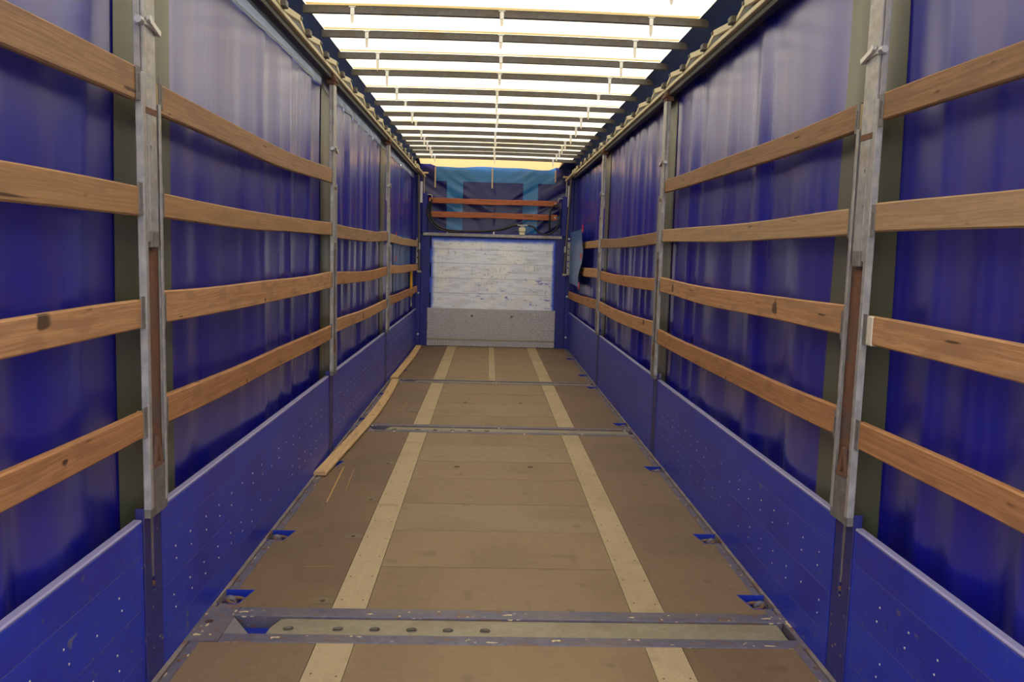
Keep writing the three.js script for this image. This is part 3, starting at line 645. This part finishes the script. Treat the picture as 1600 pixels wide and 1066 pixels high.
  // hanging straps
  for (const [x, y] of [[-0.955, 2.52], [-0.055, 2.53], [0.945, 2.66]]) part('hanging_strap', uvBox(bevelBox(x - 0.011, x + 0.011, y, 2.84, -12.962, -12.958, 0.001), 'y'), matLink, w, 'pale hanging strap');
}
// planks on the bulkhead
[['upper', 2.272, 2.357], ['lower', 2.056, 2.146]].forEach(([n, y0, y1], i) => {
  const o = thing('bulkhead_plank', `${n} orange-brown wooden plank across the blue front tarpaulin`, 'plank', 'planks across the front tarpaulin');
  const g = slatGeo(1, -1.048, 0.988, 0, 0, y1 - y0, 0.026, 0, 0, 700 + i, 0); g.rotateY(Math.PI / 2);
  // the slat runs along x after the turn
  const p = g.attributes.position; g.translate(0, (y0 + y1) / 2, -12.92);
  part('board', uvBox(g, 'x', i, 0), matWoodOrange, o);
  for (const x of [-1.02, 0.955]) part('screw_plate', bevelBox(x - 0.012, x + 0.012, (y0 + y1) / 2 - 0.012, (y0 + y1) / 2 + 0.012, -12.922, -12.916, 0.002), matSteelLight, o);
  seat(o, -0.03, y0, -12.93);
});
// leaning poles in the front corners
for (const s of [-1, 1]) {
  const o = thing('corner_pole', `dark steel pole beside the bulkhead, in corner of ${sideShort[s]}`, 'pole', 'poles in the front corners');
  const top = s < 0 ? [-1.205, 2.77, -12.8] : [1.185, 2.78, -12.8], foot = s < 0 ? [-1.172, 1.19, -12.8] : [1.12, 1.2, -12.8];
  part('rod', rod(top, foot, 0.017, 12), matBow, o);
  part('foot_knuckle', [rod([foot[0] - 0.03, foot[1], -12.8], [foot[0] + 0.03, foot[1], -12.8], 0.022), bevelBox(foot[0] - 0.014, foot[0] + 0.014, foot[1] + 0.35, foot[1] + 0.45, -12.82, -12.775, 0.004)], matGalv, o);
  const lx = s < 0 ? -1.205 : 1.178;
  const bs = new THREE.Shape(); [[-0.022, 1.2], [0.022, 1.2], [0.022, 1.72], [-0.022, 1.72]].forEach(([x, y], k) => (k ? bs.lineTo(x, y) : bs.moveTo(x, y))); bs.closePath();
  for (const y of [1.3, 1.4, 1.5, 1.6]) { const q = new THREE.Path(); [[-0.012, y], [-0.012, y + 0.024], [0.012, y + 0.024], [0.012, y]].forEach(([a, c], k) => (k ? q.lineTo(a, c) : q.moveTo(a, c))); q.closePath(); bs.holes.push(q); }
  part('lever_bar', uvBox(new THREE.ExtrudeGeometry(bs, { depth: 0.02, bevelEnabled: false }).translate(lx, 0, -12.838), 'y'), matGalv, o, 'pale perforated lever bar');
  part('upper_lever', uvBox(bevelBox(s * 1.14, s * 1.18, 2.27, 2.6, -12.86, -12.84, 0.003), 'y'), matSteelLight, o);
  part('top_bracket', [bar([s * 1.22, 2.8, -12.6], [s * 1.12, 2.68, -12.9], 0.05, 0.03), bevelBox(s * 1.17, s * 1.225, 2.745, 2.815, -12.62, -12.3, 0.006), rod([s * 1.06, 2.735, -12.9], [s * 1.2, 2.735, -12.9], 0.016)], matLink, o);
  seat(o, foot[0], foot[1], -12.8);
}
// valve box, hoses on the rail
{
  const o = thing('valve_box', 'small whitish valve box standing on the bulkhead cross rail', 'valve box');
  part('body', [bevelBox(0.385, 0.495, 1.86, 1.925, -12.98, -12.9, 0.008), bevelBox(0.395, 0.485, 1.812, 1.86, -12.975, -12.91, 0.004)], std({ color: 0xd9cfb6, roughness: 0.6 }), o);
  part('cap', [bevelBox(0.35, 0.53, 1.955, 1.975, -12.96, -12.92, 0.004), bevelBox(0.41, 0.47, 1.925, 1.955, -12.96, -12.92, 0.003)], matGalv, o);
  seat(o, 0.44, 1.812, -12.94);
  solid('hose', 'thin black hose looping from valve box over the plank ends', 'hose', tube([[0.53, 1.965, -12.93], [0.62, 1.94, -12.9], [0.72, 1.85, -12.9], [0.84, 1.83, -12.9], [0.96, 1.9, -12.88], [1.03, 2.08, -12.86], [1.02, 2.25, -12.86], [0.96, 2.3, -12.87], [0.885, 2.22, -12.875], [0.87, 2.0, -12.885], [0.89, 1.83, -12.9]], 0.013, 90, 8), matBlack);
  solid('hose', 'black hose sagging along the rail from corner hook to valve box', 'hose', tube([[-1.0, 2.33, -12.893], [-1.02, 2.1, -12.893], [-0.95, 1.96, -12.893], [-0.78, 1.87, -12.893], [-0.5, 1.845, -12.893], [-0.2, 1.85, -12.893], [0.1, 1.89, -12.893], [0.3, 1.955, -12.893], [0.36, 1.965, -12.9]], 0.016, 80, 8), matBlack);
  solid('hose', 'second black hose hanging near the corner hook, under the planks', 'hose', tube([[-1.03, 2.3, -12.86], [-1.07, 2.1, -12.86], [-0.93, 1.9, -12.86], [-0.75, 1.835, -12.86], [-0.55, 1.83, -12.86]], 0.012, 50, 8), matBlack);
}
// loose light blue flap and patch, yellow lever
{
  const o = thing('tarpaulin_flap', 'light blue tarpaulin flap with red tags, hanging over slats near bulkhead', 'flap');
  part('sheet', grid(30, 24, (u, v) => { const y = mix(1.08, 1.87, v), z = mix(-10.78 - 0.12 * Math.sin(v * 7) * (1 - v) * 1.3 - 0.25 * (1 - v) * (1 - v), -12.75, u); return [1.183 - 0.02 * (1 - u) * (1 + 0.6 * Math.sin(v * 9)) + 0.012 * u, y, z, u, v]; }), phys({ color: 0x2f5a94, roughness: 0.35, transmission: 0.15, thickness: 0 }), o);
  for (const [y, z] of [[1.83, -10.76], [1.46, -10.86], [1.06, -11.0]]) part('red_tag', bevelBox(1.152, 1.157, y, y + 0.09, z - 0.05, z + 0.06, 0.001), std({ color: 0xd02830, roughness: 0.5 }), o, 'small red tag');
  seat(o, 1.18, 1.08, -11.7);
  const p = thing('curtain_patch', 'light blue patch with red marks behind slats, inside of the side curtain', 'patch');
  part('sheet', grid(20, 10, (u, v) => [curtainX(-1, mix(-10.3, -12.3, u), mix(0.98, 1.72, v)) + 0.012, mix(0.98, 1.72, v), mix(-10.3, -12.3, u), u, v]), std({ color: 0x3a5f9c, roughness: 0.35 }), p);
  for (const y of [1.68, 1.38]) part('red_mark', bx(-1.262, -1.26, y, y + 0.06, -10.3, -10.42), std({ color: 0xb02a38, roughness: 0.5 }), p);
  seat(p, -1.27, 0.98, -11.3);
  const l = thing('yellow_lever', 'yellow lever handle hanging behind the lowest slat near the bulkhead', 'lever');
  part('handle', [bevelBox(-1.262, -1.23, 0.82, 1.27, -12.35, -12.22, 0.008)], std({ color: 0xe8a812, roughness: 0.45 }), l);
  part('groove', bx(-1.2305, -1.2285, 0.86, 1.23, -12.295, -12.275), std({ color: 0xa87408, roughness: 0.6 }), l);
  part('hook', tube([[-1.246, 0.82, -12.28], [-1.246, 0.75, -12.28], [-1.24, 0.68, -12.22], [-1.246, 0.72, -12.36]], 0.008, 20, 6), matGalv, l);
  seat(l, -1.246, 0.68, -12.28);
}

// ---------------------------------------------------------------- loose planks on the floor
function floorPlank(label, pts, seed, w, th) {
  const c = new THREE.CatmullRomCurve3(pts.map(([x, y, z]) => new THREE.Vector3(x, y, z))), n = 40, pos = [], rows = [], e = 0.006;
  for (let i = 0; i <= n; i++) {
    const q = c.getPoint(i / n), t = c.getTangent(i / n), sx = new THREE.Vector3(-t.z, 0, t.x).normalize().multiplyScalar(-1);
    const sec = [[-w / 2, e], [-w / 2 + e, 0], [w / 2 - e, 0], [w / 2, e], [w / 2, th - e], [w / 2 - e, th], [-w / 2 + e, th], [-w / 2, th - e]];
    rows.push(sec.map(([a, b]) => [q.x + sx.x * a, q.y + b, q.z + sx.z * a]));
  }
  for (let i = 0; i < n; i++) for (let j = 0; j < 8; j++) { const k = (j + 1) % 8; pos.push(...rows[i][j], ...rows[i + 1][j], ...rows[i + 1][k], ...rows[i][j], ...rows[i + 1][k], ...rows[i][k]); }
  for (const r of [0, n]) for (let j = 1; j < 7; j++) pos.push(...rows[r][0], ...rows[r][j], ...rows[r][j + 1]);
  const g = new THREE.BufferGeometry(); g.setAttribute('position', new THREE.BufferAttribute(new Float32Array(pos), 3)); g.computeVertexNormals();
  solid('loose_plank', label, 'plank', uvBox(g, 'z', seed, seed * 0.3), matWoodRaw, 'loose planks on the floor');
}
floorPlank('long loose wooden plank on the floor with a rounded end, reaching both cross channels', [[-1.175, 0.0065, -5.3], [-1.13, 0.0065, -6.3], [-1.1, 0.0065, -7.2], [-1.1, 0.0065, -8.2], [-1.13, 0.0065, -9.3]], 1.3, 0.088, 0.026);
floorPlank('loose wooden plank on the floor running up to the bulkhead corner', [[-1.168, 0.0065, -9.42], [-1.15, 0.0065, -10.5], [-1.14, 0.0065, -11.6], [-1.16, 0.0065, -12.75]], 2.1, 0.088, 0.026);

renderer.render(scene, camera);
